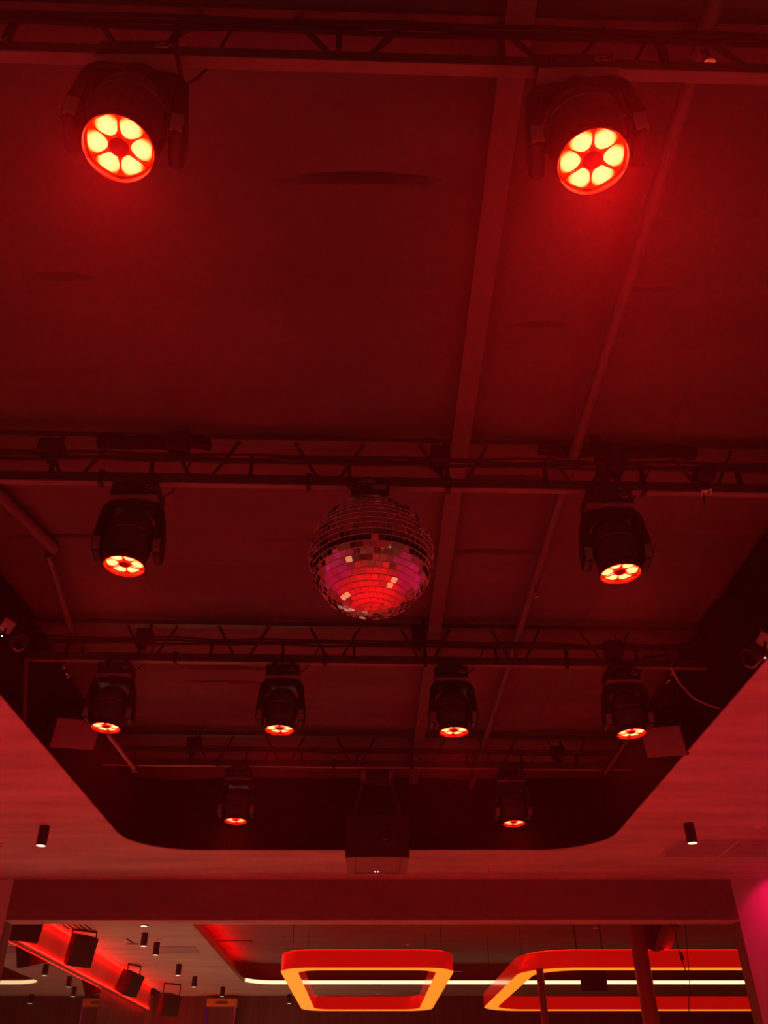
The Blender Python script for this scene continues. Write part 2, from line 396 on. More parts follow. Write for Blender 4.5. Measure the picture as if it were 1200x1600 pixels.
# purlins and pipes running along the room
tag(MB().box((0.585, 3.6, ZR - 0.115), (0.085, 14.2, 0.05)).box((0.585, 3.6, ZR - 0.145), (0.11, 14.2, 0.012)).build('roof_purlin', 'purlin', smooth=False),
    'steel purlin running lengthwise under the roof right of the mirror ball', 'roof beam')
sp = thing('sprinkler_pipe', 'sprinkler pipe running lengthwise under the roof near the right row of lights', 'pipe')
MB().cyl((1.30, -3.5, ZR - 0.17), (1.30, WB - 0.02, ZR - 0.17), 0.034, seg=14).build('pipe', 'sprinkler_pipe', sp)
for px, py in ((1102, 68), (837, 893), (803, 975), (770, 1048)):
    y = at(px, py, x=1.32).y
    h = MB().cyl((1.30, y, ZR - 0.2), (1.30, y, ZR - 0.27), 0.014, 0.012, seg=10).cyl((1.30, y, ZR - 0.30), (1.30, y, ZR - 0.304), 0.024, seg=12)
    for s in (-1, 1): h.cyl((1.30 + s * 0.013, y, ZR - 0.262), (1.30 + s * 0.013, y, ZR - 0.302), 0.003, seg=6)
    h.build('sprinkler_head', 'chrome', sp)
# bent conduit at the left
p = [at(-40, 738, z=ZR - 0.12), at(0, 775, z=ZR - 0.12), at(86, 858, z=ZR - 0.12)]
tag(MB().tube(p, 0.045, 12).build('roof_brace', 'purlin'), 'slanting steel brace at the left edge under the roof', 'roof beam')
p = [at(76, 866, z=ZR - 0.16), at(95, 930, z=ZR - 0.17), at(112, 985, z=ZR - 0.18), at(125, 1012, z=ZR - 0.2), at(134, 1018, z=ZR - 0.24)]
tag(MB().tube(p, 0.03, 12).build('conduit', 'sprinkler_pipe'), 'curved conduit running down from the slanting brace at left', 'pipe')
# lengthwise rail of the light rig, left and right, at the far joist
a = at(168, 1146, z=ZT - 0.03); c = at(207, 1197, z=ZT - 0.03); c.y = TRUSS_Y[3] + c.x * SLOPE
rl = thing('rig_rail', 'pale metal strut running back to the far joist at left', 'rail')
MB().cyl(a, c, 0.024, seg=12).build('tube', 'grey', rl); MB().box(c, (0.07, 0.06, 0.07)).cyl(c + Vector((0, -0.05, 0)), c + Vector((0, 0.05, 0)), 0.02, seg=8).build('coupler', 'chrome', rl)
a = at(985, 1150, z=ZT - 0.03); c = at(950, 1201, z=ZT - 0.03); c.y = TRUSS_Y[3] + c.x * SLOPE
rl = thing('rig_rail', 'dark metal strut running back to the far joist at right', 'rail')
MB().cyl(a, c, 0.02, seg=12).build('tube', 'steel', rl); MB().box(c, (0.06, 0.05, 0.06)).build('coupler', 'chrome', rl)
a = at(40, 1033, z=ZT); c = at(31, 1082, x=a.x)
tag(MB().cyl(a, (a.x, a.y + 0.3, a.z - 0.5), 0.022, seg=10).build('hanging_rod', 'purlin'), 'short reddish rod hanging at the far left end of the third joist', 'rod')

# cables along the joists
def cable(pts, r, name, label, m='rubber'):
    return tag(MB().tube(pts, r, 6).build(name, m), label, 'cable')
CL = ['black cable bundle lying along the joist nearest the camera', 'black cable bundle lying along the mirror ball joist', 'black cable bundle lying along the joist behind the mirror ball', 'black cable bundle lying along the farthest joist']
for k in range(4):
    mb = MB()
    for q in range(3):
        pts = [tpt(WL + 0.1 + (WR - WL - 0.2) * i / 60, k, ZT + 0.15 + 0.018 * q + 0.022 * noise.noise((i * 0.21 + q * 5, k, 0)), -0.05 - 0.01 * q) for i in range(61)]
        mb.tube(pts, 0.009 + 0.002 * (q == 0), 6)
    for i in range(9):
        x = -2.5 + 0.6 * i; mb.box(tpt(x, k, ZT + 0.11, -0.04), (0.02, 0.03, 0.16), RT)
    tag(mb.build('cable_bundle', 'rubber'), CL[k], 'cable', 'cable bundles along the joists')

# small black boxes on the joists
def gearbox(px, py, k, w_, h_, label, round_=False, gland=True):
    p = at(px, py, y=TRUSS_Y[k] - 0.06); p.y += p.x * SLOPE
    t = thing('power_box', label, 'box', p, 0, 'power boxes on the joists')
    mb = MB()
    if round_: mb.cyl((0, -0.06, 0), (0, 0.06, 0), w_ / 2, seg=20)
    else: mb.box((0, 0, 0), (w_, 0.11, h_), bev=0.012)
    mb.build('housing', 'blackm', t)
    MB().box((0, 0.02, -h_ / 2 - 0.02), (0.035, 0.03, 0.07)).build('bracket', 'blackm', t, smooth=False)
    MB().box((w_ * 0.3, 0.02, h_ / 2 + 0.03), (0.02, 0.02, 0.08)).build('hanger', 'blackm', t, smooth=False)
    if gland: MB().cyl((-w_ * 0.3, 0, -h_ / 2), (-w_ * 0.3, 0, -h_ / 2 - 0.05), 0.014, seg=8).build('plug', 'rubber', t)
    return t
gearbox(85, 709, 1, 0.14, 0.09, 'black power box on the mirror ball joist, left of the left moving head')
gearbox(281, 698, 1, 0.13, 0.13, 'black power box above the left moving head beside the mirror ball')
gearbox(688, 712, 1, 0.12, 0.12, 'black power box on the mirror ball joist beside the lengthwise purlin')
gearbox(964, 717, 1, 0.14, 0.14, 'rounded black box above the right moving head beside the mirror ball', True)
gearbox(1105, 734, 1, 0.11, 0.09, 'black power box on the mirror ball joist above the small pale tag')
gearbox(228, 1000, 2, 0.13, 0.12, 'black power box at the left end of the joist behind the mirror ball')
gearbox(655, 992, 2, 0.12, 0.15, 'black power box on the third joist below and right of the mirror ball')
gearbox(960, 1010, 2, 0.15, 0.14, 'black power box on the third joist above the rightmost moving head')
gearbox(305, 1166, 3, 0.15, 0.13, 'black power box on the farthest joist above the left farthest moving head')
gearbox(873, 1172, 3, 0.15, 0.11, 'black power box on the farthest joist above the right farthest moving head')
# drape bundled over the joists
for k, px, py, lx, lab in ((1, 250, 660, 0.35, 'black cloth bundled on top of the mirror ball joist at left'), (1, 960, 665, 0.5, 'black cloth bundled on top of the mirror ball joist at right')):
    p = at(px, py, y=TRUSS_Y[k]); mb = MB(); pts = []
    for i in range(15):
        x = p.x - lx + 2 * lx * i / 14; pts.append(tpt(x, k, ZR - 0.1 - 0.03 * noise.noise((x * 5, k, 2)), 0.0))
    mb.tube(pts, 0.045, 10); tag(mb.build('cloth_bundle', 'drape'), lab, 'cloth')
p0 = at(938, 650, y=TRUSS_Y[1] - 0.05); p1 = at(938, 765, y=TRUSS_Y[1] - 0.05)
tag(MB().box((p0 + p1) / 2 + Vector((0, 0.04, 0)), (0.06, 0.02, abs(p0.z - p1.z))).build('hanging_strap', 'blackm', smooth=False), 'black strap hanging from the roof onto the right moving head beside the ball', 'strap')
p = at(1104, 769, y=TRUSS_Y[1] - 0.02)
tg = thing('hanging_tag', 'small pale tag hanging under the mirror ball joist at right', 'tag', p)
MB().box((0, 0, 0), (0.075, 0.004, 0.035), Matrix.Rotation(R(55), 4, 'X') @ Matrix.Rotation(R(20), 4, 'Z')).build('card', 'tag', tg, smooth=False)
MB().cyl((0, 0, 0), (-0.01, 0.03, 0.06), 0.002, seg=5).cyl((-0.02, 0, -0.01), (-0.035, 0, -0.12), 0.004, seg=5).build('string', 'rubber', tg)
MB().lathe([(0.013, -0.004), (0.019, -0.004), (0.019, 0.004), (0.013, 0.004), (0.013, -0.004)], 14, Matrix.Rotation(R(55), 4, 'X') @ Matrix.Translation((0, 0, 0.004)) @ Matrix.Rotation(R(90), 4, 'X')).build('emblem', 'blackm', tg)

# ------------------------------------------------------------------ moving heads
def make_head():
    t = thing('moving_head_light', 'x', 'stage light', (0, 0, 0), 0, 'moving head lights on the joists')
    for s in (-1, 1):
        MB().box((s * 0.08, 0, 0.0), (0.035, 0.09, 0.02)).box((s * 0.08, 0, -0.03), (0.05, 0.05, 0.05), bev=0.006).build('clamp', 'steel', t)
    base = MB().box((0, 0, -0.105), (0.29, 0.21, 0.105), bev=0.012).build('base', 'black', t)
    MB().box((0, 0, -0.163), (0.296, 0.216, 0.012), bev=0.003).build('base_rim', 'cap', base)
    MB().box((-0.07, -0.1055, -0.105), (0.07, 0.004, 0.05)).build('display_panel', 'lens_dark', base, smooth=False)
    lg = MB()
    arc = [(0.095 + 0.028 * math.cos(R(a)), -0.1065, -0.098 + 0.014 * math.sin(R(a))) for a in range(60, 330, 15)]
    lg.tube(arc, 0.0022, 5)
    lg.tube([(0.095, -0.1065, -0.098), (0.112, -0.1065, -0.108), (0.125, -0.1065, -0.094), (0.134, -0.1065, -0.108), (0.139, -0.1065, -0.084)], 0.0022, 5)
    lg.build('logo', 'print', base)
    # yoke: bridge with rounded shoulders and two arms
    def xo(z):
        return 0
    out = []
    for i in range(9):
        a = R(180 - 90 * i / 8); out.append((-0.105 + 0.085 * math.cos(a), -0.265 + 0.09 * math.sin(a)))
    out += [(-x, z) for x, z in out[::-1]]
    out += [(0.208, -0.42), (0.207, -0.50)]
    for i in range(7):
        a = R(0 - 180 * i / 6); out.append((0.177 + 0.03 * math.cos(a), -0.52 + 0.035 * math.sin(a)))
    inn = [(0.147, -0.50), (0.147, -0.31)]
    for i in range(7):
        a = R(90 * i / 6); inn.append((0.087 + 0.06 * math.cos(a), -0.29 + 0.06 * math.sin(a)))
    out += inn; out += [(-x, z) for x, z in inn[::-1]]
    for i in range(7):
        a = R(0 - 180 * i / 6); out.append((-0.177 + 0.03 * math.cos(a), -0.52 + 0.035 * math.sin(a)))
    out += [(-0.207, -0.50), (-0.208, -0.42)]
    yk = MB().prism(out, -0.075, 0.075).build('yoke', 'black', t, bevel=0.008)
    MB().cyl((0, 0, -0.165), (0, 0, -0.19), 0.085, seg=28).build('pan_ring', 'satin', yk)
    for s in (-1, 1):
        MB().cyl((s * 0.132, 0, -0.42), (s * 0.15, 0, -0.42), 0.05, seg=20).build('tilt_joint', 'satin', yk)
        MB().box((s * 0.177, -0.077, -0.5), (0.044, 0.012, 0.085), Matrix.Rotation(R(6), 4, 'X'), bev=0.005).build('arm_cap', 'cap', yk)
    # head, origin on the tilt axis
    prof = [(0, 0.165), (0.05, 0.163), (0.088, 0.152), (0.098, 0.143), (0.102, 0.133), (0.114, 0.127), (0.124, 0.108), (0.127, 0.094), (0.136, 0.088), (0.141, 0.05), (0.141, 0.02), (0.137, 0.016), (0.137, 0.006), (0.141, 0.002),
            (0.139, -0.05), (0.132, -0.09), (0.122, -0.125), (0.119, -0.142), (0.124, -0.148), (0.1245, -0.186), (0.121, -0.19), (0.1185, -0.186), (0.1165, -0.163), (0, -0.163)]
    hd = MB().lathe(prof, 48).build('head', 'satin', t); hd.location = (0, 0, -0.42)
    MB().lathe([(0.1175, -0.185), (0.1205, -0.1925), (0.1245, -0.191), (0.1265, -0.184), (0.1255, -0.178), (0.1175, -0.185)], 48).build('bezel', 'bezel', hd)
    MB().lathe([(0.03, -0.1645), (0.1155, -0.1645), (0.1155, -0.164)], 40).build('reflector', 'reflector', hd)
    pm = None
    for i in range(6):
        a = R(60 * i)
        if pm is None:
            q = MB(); rings = []
            base = []
            for i2 in range(28):      # rounded wedge reaching from the hub to the rim
                th = 2 * PI * i2 / 28
                rr_ = 0.0735 + 0.0345 * math.copysign(abs(math.cos(th)) ** 0.75, math.cos(th))
                hwid = rr_ * math.tan(R(28.0)) * abs(math.sin(th)) ** 0.75 * math.copysign(1, math.sin(th))
                base.append((rr_ - 0.0735, min(max(hwid, -0.041), 0.041)))
            for f_, dz in ((1.0, 0.0), (0.85, -0.003), (0.5, -0.006)):
                rings.append([(f_ * x_, f_ * y_, dz) for x_, y_ in base])
            q.strip(rings[0], rings[1]).strip(rings[1], rings[2]).face(rings[2])
            o = q.build('led_lens', 'petal', hd); pm = o.data
        else:
            o = bpy.data.objects.new('led_lens', pm); COL.objects.link(o); o.parent = hd
        o.location = (0.0735 * math.cos(a), 0.0735 * math.sin(a), -0.1665); o.rotation_euler = (0, 0, a)
    MB().lathe([(0, -0.181), (0.03, -0.181), (0.036, -0.177), (0.037, -0.164)], 24).build('lens_hub', 'hub', hd)
    for i in range(3):
        a = R(30 + 120 * i); u = Vector((math.cos(a), math.sin(a), 0))
        MB().cyl(u * 0.034 + Vector((0, 0, -0.177)), u * 0.117 + Vector((0, 0, -0.177)), 0.0026, seg=6).build('lens_strut', 'hub', hd)
    lamp('head_beam', 'SPOT', (0, 0, -0.205), P_HEADSPOT, (1.0, 0.004, 0.006), parent=hd, spot_size=R(172), spot_blend=1.0, shadow_soft_size=0.05)
    return t
LENS_DROP = 0.595
HEADS = [  # joist, lens pixel, pan, tilt about x (lens towards camera +), tilt about y
    (0, 190, 226, 10, 4, 2, 'near moving head at top left of the photo, lens turned down and left'),
    (0, 920, 238, -8, 4, -1, 'near moving head at top right of the photo with a strong red halo'),
    (1, 194, 884, 5, -1, 2, 'moving head hanging left of the mirror ball'),
    (1, 969, 893, -5, -1, -2, 'moving head hanging right of the mirror ball'),
    (2, 165, 1139, 4, 0, 2, 'leftmost of the four moving heads on the joist behind the mirror ball'),
    (2, 437, 1138, 1, -1, 1, 'moving head below and left of the mirror ball, second of the row of four'),
    (2, 709, 1138, -1, -1, 0, 'moving head below and right of the mirror ball, third of the row of four'),
    (2, 986, 1143, -5, 0, -2, 'rightmost of the four moving heads on the joist behind the mirror ball'),
    (3, 368, 1284, 1, 0, 0, 'left one of the two farthest, smallest moving heads before the black shaft wall'),
    (3, 803, 1285, -1, 0, 0, 'right one of the two farthest, smallest moving heads before the black shaft wall'),
]
HB = []
for (k, px, py, pan, tx, ty, lab) in HEADS:
    y = TRUSS_Y[k]
    for _ in range(4):
        p = at(px, py, y=y); y = TRUSS_Y[k] + p.x * SLOPE
    q_ = Matrix.Rotation(R(pan), 3, 'Z') @ Matrix.Rotation(R(ty), 3, 'Y') @ Matrix.Rotation(R(-tx), 3, 'X') @ Vector((0, 0, -0.175 * 0.95))
    HB.append((p.x - q_.x, TRUSS_Y[k] + (p.x - q_.x) * SLOPE, ZT))
proto = make_head()
for i, (k, px, py, pan, tx, ty, lab) in enumerate(HEADS):
    o = proto if i == 0 else copy_tree(proto)
    o.location = HB[i]; o['label'] = lab; o.scale = (0.95, 0.95, 0.95)
    for ch in o.children:
        nm = ch.name.split('.')[0]
        if nm == 'yoke': ch.rotation_euler = (0, 0, R(pan))
        if nm == 'head': ch.rotation_euler = (Matrix.Rotation(R(pan), 4, 'Z') @ Matrix.Rotation(R(ty), 4, 'Y') @ Matrix.Rotation(R(-tx), 4, 'X')).to_euler()
for o in [q for q in COL.objects if q.get('label') == HEADS[1][6]]:      # beam raised to enlarge its halo like lens flare
    for ch in o.children:
        for l in ch.children:
            if l.type == 'LIGHT': l.data = l.data.copy(); l.data.energy = P_HEADSPOT * 1.8
# thin power leads from the joist cables down to the heads
for i, (k, px, py, pan, tx, ty, lab) in enumerate(HEADS):
    x = HB[i][0] + 0.1
    a = tpt(x + 0.2, k, ZT + 0.15, -0.05); c = tpt(x, k, ZT - 0.06, 0.06)
    pts = [a.lerp(c, s / 10) + Vector((0, 0.03 * math.sin(PI * s / 10), -0.05 * math.sin(PI * s / 10))) for s in range(11)]
    tag(MB().tube(pts, 0.006, 6).build('power_lead', 'rubber'), 'thin power lead of the ' + ' '.join(lab.split()[:11]).rstrip(','), 'cable', 'power leads of the moving heads')

# ------------------------------------------------------------------ mirror ball
BC = at(580, 870.5, y=4.205); BR = 0.358
ball = thing('mirror_ball', 'large mirror ball of square mirror tiles hanging in the middle of the photo', 'mirror ball', BC)
MB().lathe([((BR - 0.006) * math.sin(PI * i / 40), (BR - 0.006) * -math.cos(PI * i / 40)) for i in range(41)], 72).build('core', 'grout', ball)
tl = MB(); NR = 31
brnd = random.Random(21)
for i in range(1, NR):
    la = -PI / 2 + PI * i / NR; rc = math.cos(la); cnt = max(6, int(round(2 * PI * rc * BR / 0.0375)))
    hw = PI * rc * BR / cnt - 0.0009; hv = PI * BR / NR / 2 - 0.0026; ph = brnd.random() * 6
    for j in range(cnt):
        lo = 2 * PI * j / cnt + ph
        n = Vector((rc * math.cos(lo), rc * math.sin(lo), math.sin(la)))
        e = Vector((-math.sin(lo), math.cos(lo), 0)); v = n.cross(e) * -1
        v = Vector((-math.sin(la) * math.cos(lo), -math.sin(la) * math.sin(lo), math.cos(la)))
        ta, tb = brnd.gauss(0, 0.055), brnd.gauss(0, 0.055)
        c0 = n * BR
        e2 = (e + n * ta).normalized(); v2 = (v + n * tb).normalized()
        qs = [c0 + e2 * sx * hw + v2 * sy * hv for sx, sy in ((-1, -1), (1, -1), (1, 1), (-1, 1))]
        ql = [q - n * 0.0055 for q in qs]
        A = [tl.bm.verts.new(q) for q in qs]; B = [tl.bm.verts.new(q) for q in ql]
        tl.bm.faces.new(A)
        for s in range(4):
            tl.bm.faces.new((A[s], B[s], B[(s + 1) % 4], A[(s + 1) % 4])).material_index = 1
o = tl.bm; me = bpy.data.meshes.new('mirror_tiles'); 
for f in o.faces: f.smooth = False
o.to_mesh(me); o.free(); me.materials.append(M['mirror']); me.materials.append(M['tile_edge']); mo = bpy.data.objects.new('mirror_tiles', me); COL.objects.link(mo); mo.parent = ball
MB().cyl((0, 0, -BR + 0.004), (0, 0, -BR - 0.002), 0.018, seg=6).build('end_cap', 'mirror', ball, smooth=False)
MB().lathe([(0, BR + 0.02), (0.05, BR + 0.02), (0.055, BR - 0.005), (0.0, BR - 0.005)], 24).build('top_cap', 'satin', ball)
MT = thing('mirror_ball_motor', 'black motor box with a small printed label above the mirror ball', 'motor', (at(578, 763, y=4.2).x, 4.205, ZT))
MB().box((0, 0, -0.055), (0.225, 0.2, 0.11), bev=0.01).build('housing', 'black', MT)
MB().box((0, 0, 0.0), (0.12, 0.12, 0.012)).box((-0.09, 0, 0.01), (0.02, 0.12, 0.05)).box((0.09, 0, 0.01), (0.02, 0.12, 0.05)).build('mount', 'steel', MT, smooth=False)
MB().cyl((0, 0, -0.11), (0, 0, BC.z + BR + 0.02 - ZT), 0.014, seg=12).build('shaft', 'chrome', MT)
lb = MB().box((0.055, -0.1005, -0.063), (0.085, 0.002, 0.036)).build('label_plate', 'cap', MT, smooth=False)
tx = MB()
for r_, (zz, xs) in enumerate(((-0.052, ((0.017, 0.03), (0.034, 0.05), (0.056, 0.09))), (-0.060, ((0.017, 0.045), (0.05, 0.094))), (-0.068, ((0.017, 0.028), (0.033, 0.066), (0.07, 0.09))), (-0.077, ((0.017, 0.094),)))):
    for xa, xb in xs: tx.box(((xa + xb) / 2, -0.102, zz), (xb - xa, 0.001, 0.0035))
tx.build('label_lines', 'print', lb, smooth=False)
MB().box((-0.02, -0.101, -0.026), (0.105, 0.002, 0.005)).box((-0.01, -0.101, -0.012), (0.07, 0.002, 0.004)).build('slot', 'grey', MT, smooth=False)
MB().cyl((-0.115, -0.06, -0.05), (-0.135, -0.07, -0.055), 0.009, seg=10).cyl((-0.12, -0.06, -0.035), (-0.132, -0.07, -0.03), 0.006, seg=8).build('switch', 'chrome', MT)

# ------------------------------------------------------------------ projector
s_ = 9.32
pj = thing('projector', 'large dark projector with a pale underside hanging before the ceiling edge', 'projector', (at(590, 1335, y=s_).x, s_, at(590, 1336, y=s_).z - 0.02))
pw, pd, ph_ = 0.665, 0.76, 0.44
poly = []
mb = MB()
N = 12; low = []; top = []
for i in range(N + 1):
    u = -1 + 2 * i / N; yy = 0.03 * (u * u) ; low.append((u * pw / 2, yy))
out = low + [(pw / 2 - 0.015, pd), (-pw / 2 + 0.015, pd)]
mb.strip([(x, y, 0) for x, y in out], [(x, y, ph_) for x, y in out]); mb.face([(x, y, ph_) for x, y in out])
mb.build('body', 'black', pj, smooth=False)  # black tone holds the shade on the projector's front
mb = MB(); mb.face([(x, y, -0.002) for x, y in out]); mb.strip([(x, y, -0.002) for x, y in out], [(x, y, 0.004) for x, y in out])
un = mb.build('underside', 'proj', pj, smooth=False)  # paler tone holds the light thrown up from the floor
MB().box((-0.23, 0.33, -0.004), (0.004, 0.6, 0.004)).box((0.24, 0.33, -0.004), (0.004, 0.6, 0.004)).box((0, 0.68, -0.004), (0.5, 0.004, 0.004)).build('panel_seam', 'blackm', un, smooth=False)
MB().box((-0.02, 0.62, -0.006), (0.006, 0.006, 0.008)).box((0.01, 0.62, -0.006), (0.006, 0.006, 0.008)).build('indicator', 'white_dot', un, smooth=False)
MB().lathe([(0.07, -0.04), (0.088, -0.04), (0.095, 0.0), (0.095, 0.05)], 32, Matrix.Translation((0.09, 0.0, 0.2)) @ Matrix.Rotation(R(-90), 4, 'X')).build('lens_ring', 'satin', pj)
MB().lathe([(0, -0.026), (0.04, -0.022), (0.072, -0.01)], 32, Matrix.Translation((0.09, 0.0, 0.2)) @ Matrix.Rotation(R(-90), 4, 'X')).build('lens', 'lens_dark', pj)
mb = MB()
hz_ = ZT - pj.location.z
for s in (-1, 1):
    mb.cyl((s * 0.27, 0.1, ph_ - 0.02), (s * 0.16, 0.1, hz_ - 0.12), 0.013, seg=8).cyl((s * 0.27, 0.5, ph_ - 0.02), (s * 0.16, 0.1, hz_ - 0.12), 0.013, seg=8)
mb.build('mount_frame', 'steel', pj)
mb = MB().box((0, 0.05, hz_ - 0.07), (0.38, 0.16, 0.13), bev=0.008)
mb.build('mount_box', 'blackm', pj)
mb = MB()
for s in (-1, 1):
    MB().box((s * 0.15, -0.033, hz_ - 0.07), (0.05, 0.006, 0.11)).build('mount_plate', 'flange', pj, smooth=False)
mb = MB()
for s in (-1, 1):
    for z in (-0.03, -0.115): mb.cyl((s * 0.155, -0.04, hz_ + z), (s * 0.155, -0.03, hz_ + z), 0.009, seg=8)
    mb.cyl((s * 0.3, 0.02, ph_ + 0.005), (s * 0.3, 0.02, ph_ - 0.01), 0.01, seg=8)
mb.build('bolt', 'chrome', pj)

# ------------------------------------------------------------------ loudspeakers
def speaker(loc, target, w_, h_, d_, label, group=None, hang=None, face='blackm', back=0.62, roll=0.0, name='loudspeaker'):
    """cabinet narrowing to the back; front looks along its own -Y"""
    t = thing(name, label, 'speaker', loc, 0, group)
    q = (Vector(target) - Vector(loc)).to_track_quat('-Y', 'Z').to_matrix().to_4x4() @ Matrix.Rotation(roll, 4, 'Y')
    mb = MB()
    wf, wb = w_ / 2, w_ / 2 * back
    plan = [(-wf, 0), (wf, 0), (wf, d_ * 0.35), (wb, d_), (-wb, d_), (-wf, d_ * 0.35)]
    a = [(x, y, -h_ / 2) for x, y in plan]; b_ = [(x, y, h_ / 2) for x, y in plan]
    mb.strip(a, b_); mb.face(a[::-1]); mb.face(b_); bmesh.ops.transform(mb.bm, matrix=q, verts=mb.bm.verts)
    mb.build('cabinet', 'blackm', t, bevel=0.008)
    mb = MB().box((0, -0.008, 0), (w_ * 0.94, 0.014, h_ * 0.94), mtx=q, bev=0.004)
    mb.build('grille', face, t)
    if hang is not None:
        top = hang - loc[2]; mb = MB()
        for s in (-1, 1):
            c = q @ Vector((s * (wf + 0.006), d_ * 0.2, 0)); tp = Vector((c.x, c.y, top - 0.012))
            mb.cyl(c, tp, 0.012, seg=8)
        c0 = q @ Vector((-(wf + 0.006), d_ * 0.2, 0)); c1 = q @ Vector((wf + 0.006, d_ * 0.2, 0))
        mb.cyl((c0.x, c0.y, top - 0.012), (c1.x, c1.y, top - 0.012), 0.014, seg=8)
        m_ = (c0 + c1) / 2; mb.cyl((m_.x, m_.y, top - 0.02), (m_.x, m_.y, top), 0.05, seg=16)
        mb.build('bracket', 'black', t)
    return t
M['spk_face'] = mat('lightened_grille', (0.15, 0.125, 0.135), 0.6, bump=0.2, bscale=150)  # lightened; on the shaft speakers the tone holds light from the floor
for px, py, lab in ((44, 1447, 'black speaker on the red bulkhead cut off by the opening at left'), (130, 1488, 'wedge-shaped black speaker hung before the red bulkhead, nearest fully visible one'),
                    (210, 1541, 'boxy black speaker before the far part of the red bulkhead'), (268, 1572, 'farthest black speaker near the back wall beside the red glowing pier')):
    p = at(px, py, x=FXL + 0.42)
    if px == 268: p = at(px, py, x=-4.4)
    speaker(p, (p.x + 2.0, p.y - 2.2 + (1.4 if px == 210 else 0), p.z - 0.9), 0.42, 0.4 if px != 130 else 0.44, 0.34, lab, 'speakers along the red bulkhead', ZC)
p = at(928, 1530, y=16.2)
speaker(p, (p.x - 0.3, p.y - 3, p.z - 1.0), 0.42, 0.36, 0.36, 'black speaker hanging inside the large right ring light', None, ZC + 0.42)
p = at(1040, 1466, y=13.7)
speaker(p, (p.x + 1.0, p.y - 1.2, p.z - 1.1), 0.42, 0.42, 0.42, 'tilted speaker with a pale side beside the thick red pole', None, ZC + 0.42, face='spk_face')
# speakers in the back corners of the shaft
p = at(1037, 1158, y=7.3)
speaker(p, (p.x - 1.6, p.y - 2.0, p.z - 2.6), 0.36, 0.30, 0.36, 'speaker with a flat reddish face in the right rear corner of the roof shaft', None, ZR - 0.05, face='spk_face', back=0.8, roll=R(10))
p = at(118, 1146, y=7.3)
speaker(p, (p.x + 1.6, p.y - 2.0, p.z - 2.6), 0.40, 0.30, 0.36, 'speaker with a flat dark face in the left rear corner of the roof shaft', None, ZR - 0.05, face='spk_face', back=0.8, roll=R(-10))

# side spotlights on the shaft walls at the edges of the photo
def side_spot(px, py, sx, label, rim, led, tilt):
    p = at(px, py, x=(WL + 0.22 if sx < 0 else WR - 0.22))
    t = thing('side_spotlight', label, 'stage light', p)
    d = (Vector((0, 0, 0.6)) - Vector(p)); 
    q = Vector((-sx * 0.75, -0.5, -0.45)).to_track_quat('-Y', 'Z').to_matrix().to_4x4() @ Matrix.Rotation(tilt, 4, 'Y')
    MB().box((0, 0.055, 0), (0.14, 0.11, 0.14), mtx=q, bev=0.012).build('housing', 'blackm', t)
    MB().box((0, -0.004, 0), (0.096, 0.014, 0.096), mtx=q, bev=0.007).build('ribbed_lens', 'ribbed', t)
    MB().box((sx * 0.14, 0.05, 0.0), (0.14, 0.05, 0.04)).build('wall_arm', 'blackm', t)
    c = at(*led, y=p.y) - Vector(p)
    MB().cyl((0, 0, 0), c, 0.008, seg=6).build('led_stalk', 'rubber', t)
    MB().lathe([(0, -0.006), (0.006, 0), (0, 0.006)], 10, Matrix.Translation(c + Vector((0, -0.012, -0.006)))).build('status_led', 'white_dot', t)
    c = at(*rim, y=p.y + 0.1) - Vector(p)
    mb = MB(); q2 = Vector((-sx * 0.8, -0.2, -0.55)).to_track_quat('-Z', 'Y').to_matrix().to_4x4()
    mb.lathe([(0, 0.16), (0.05, 0.15), (0.062, 0.1), (0.066, 0.0), (0.058, 0.0), (0.05, 0.07), (0, 0.08)], 28, Matrix.Translation(c) @ q2).build('lens_hood', 'satin', t)
    hr = MB(); pts = [(0.063 * math.cos(R(a_)), 0.063 * math.sin(R(a_)), -0.004) for a_ in (range(200, 300, 8) if sx < 0 else range(240, 340, 8))]
    hr.tube([Matrix.Translation(c) @ q2 @ Vector(v_) for v_ in pts], 0.008, 6); hr.build('rim_glint', 'grey', t)  # grey arc drawn where the hood rim catches the light
    MB().cyl((0, 0.05, -0.03), c + Vector((0, 0, 0.05)), 0.016, seg=8).build('hood_arm', 'blackm', t)
side_spot(11, 978, -1, 'small side spotlight with a ribbed pink lens at the left edge of the photo', (32, 1004), (4, 994), R(8))
side_spot(1196, 1000, 1, 'small side spotlight with a ribbed pink lens at the right edge of the photo', (1170, 1029), (1194, 1028), R(-35))
pts = [at(1048, 1042, x=2.2), at(1060, 1066, x=2.3), at(1085, 1092, x=2.42), at(1110, 1103, x=2.55), at(1130, 1107, x=2.86)]
cable(pts, 0.008, 'hanging_cable', 'thin curved cable at the right side of the roof shaft', 'cap')
for px, py, lab in ((100, 1043, 'pair of small chrome bolts at the left end of the third joist'), (1050, 1053, 'pair of small chrome bolts at the right end of the third joist')):
    sx = -1 if px < 600 else 1
    a = at(px, py, y=6.7 + (-2.3 if sx < 0 else 2.3) * SLOPE); mb = MB()
    mb.box(a + Vector((0.02 * -sx, 0.012, -0.025)), (0.03, 0.012, 0.13), Matrix.Rotation(R(30 * sx), 4, 'Y'))
    for q_ in (0.0, -0.06): mb.lathe([(0, -0.012), (0.011, 0), (0, 0.012)], 10, Matrix.Translation(a + Vector((-sx * q_ * -0.6 * 1, -0.004, q_))))
    tag(mb.build('joist_clip', 'chrome'), lab, 'clip')

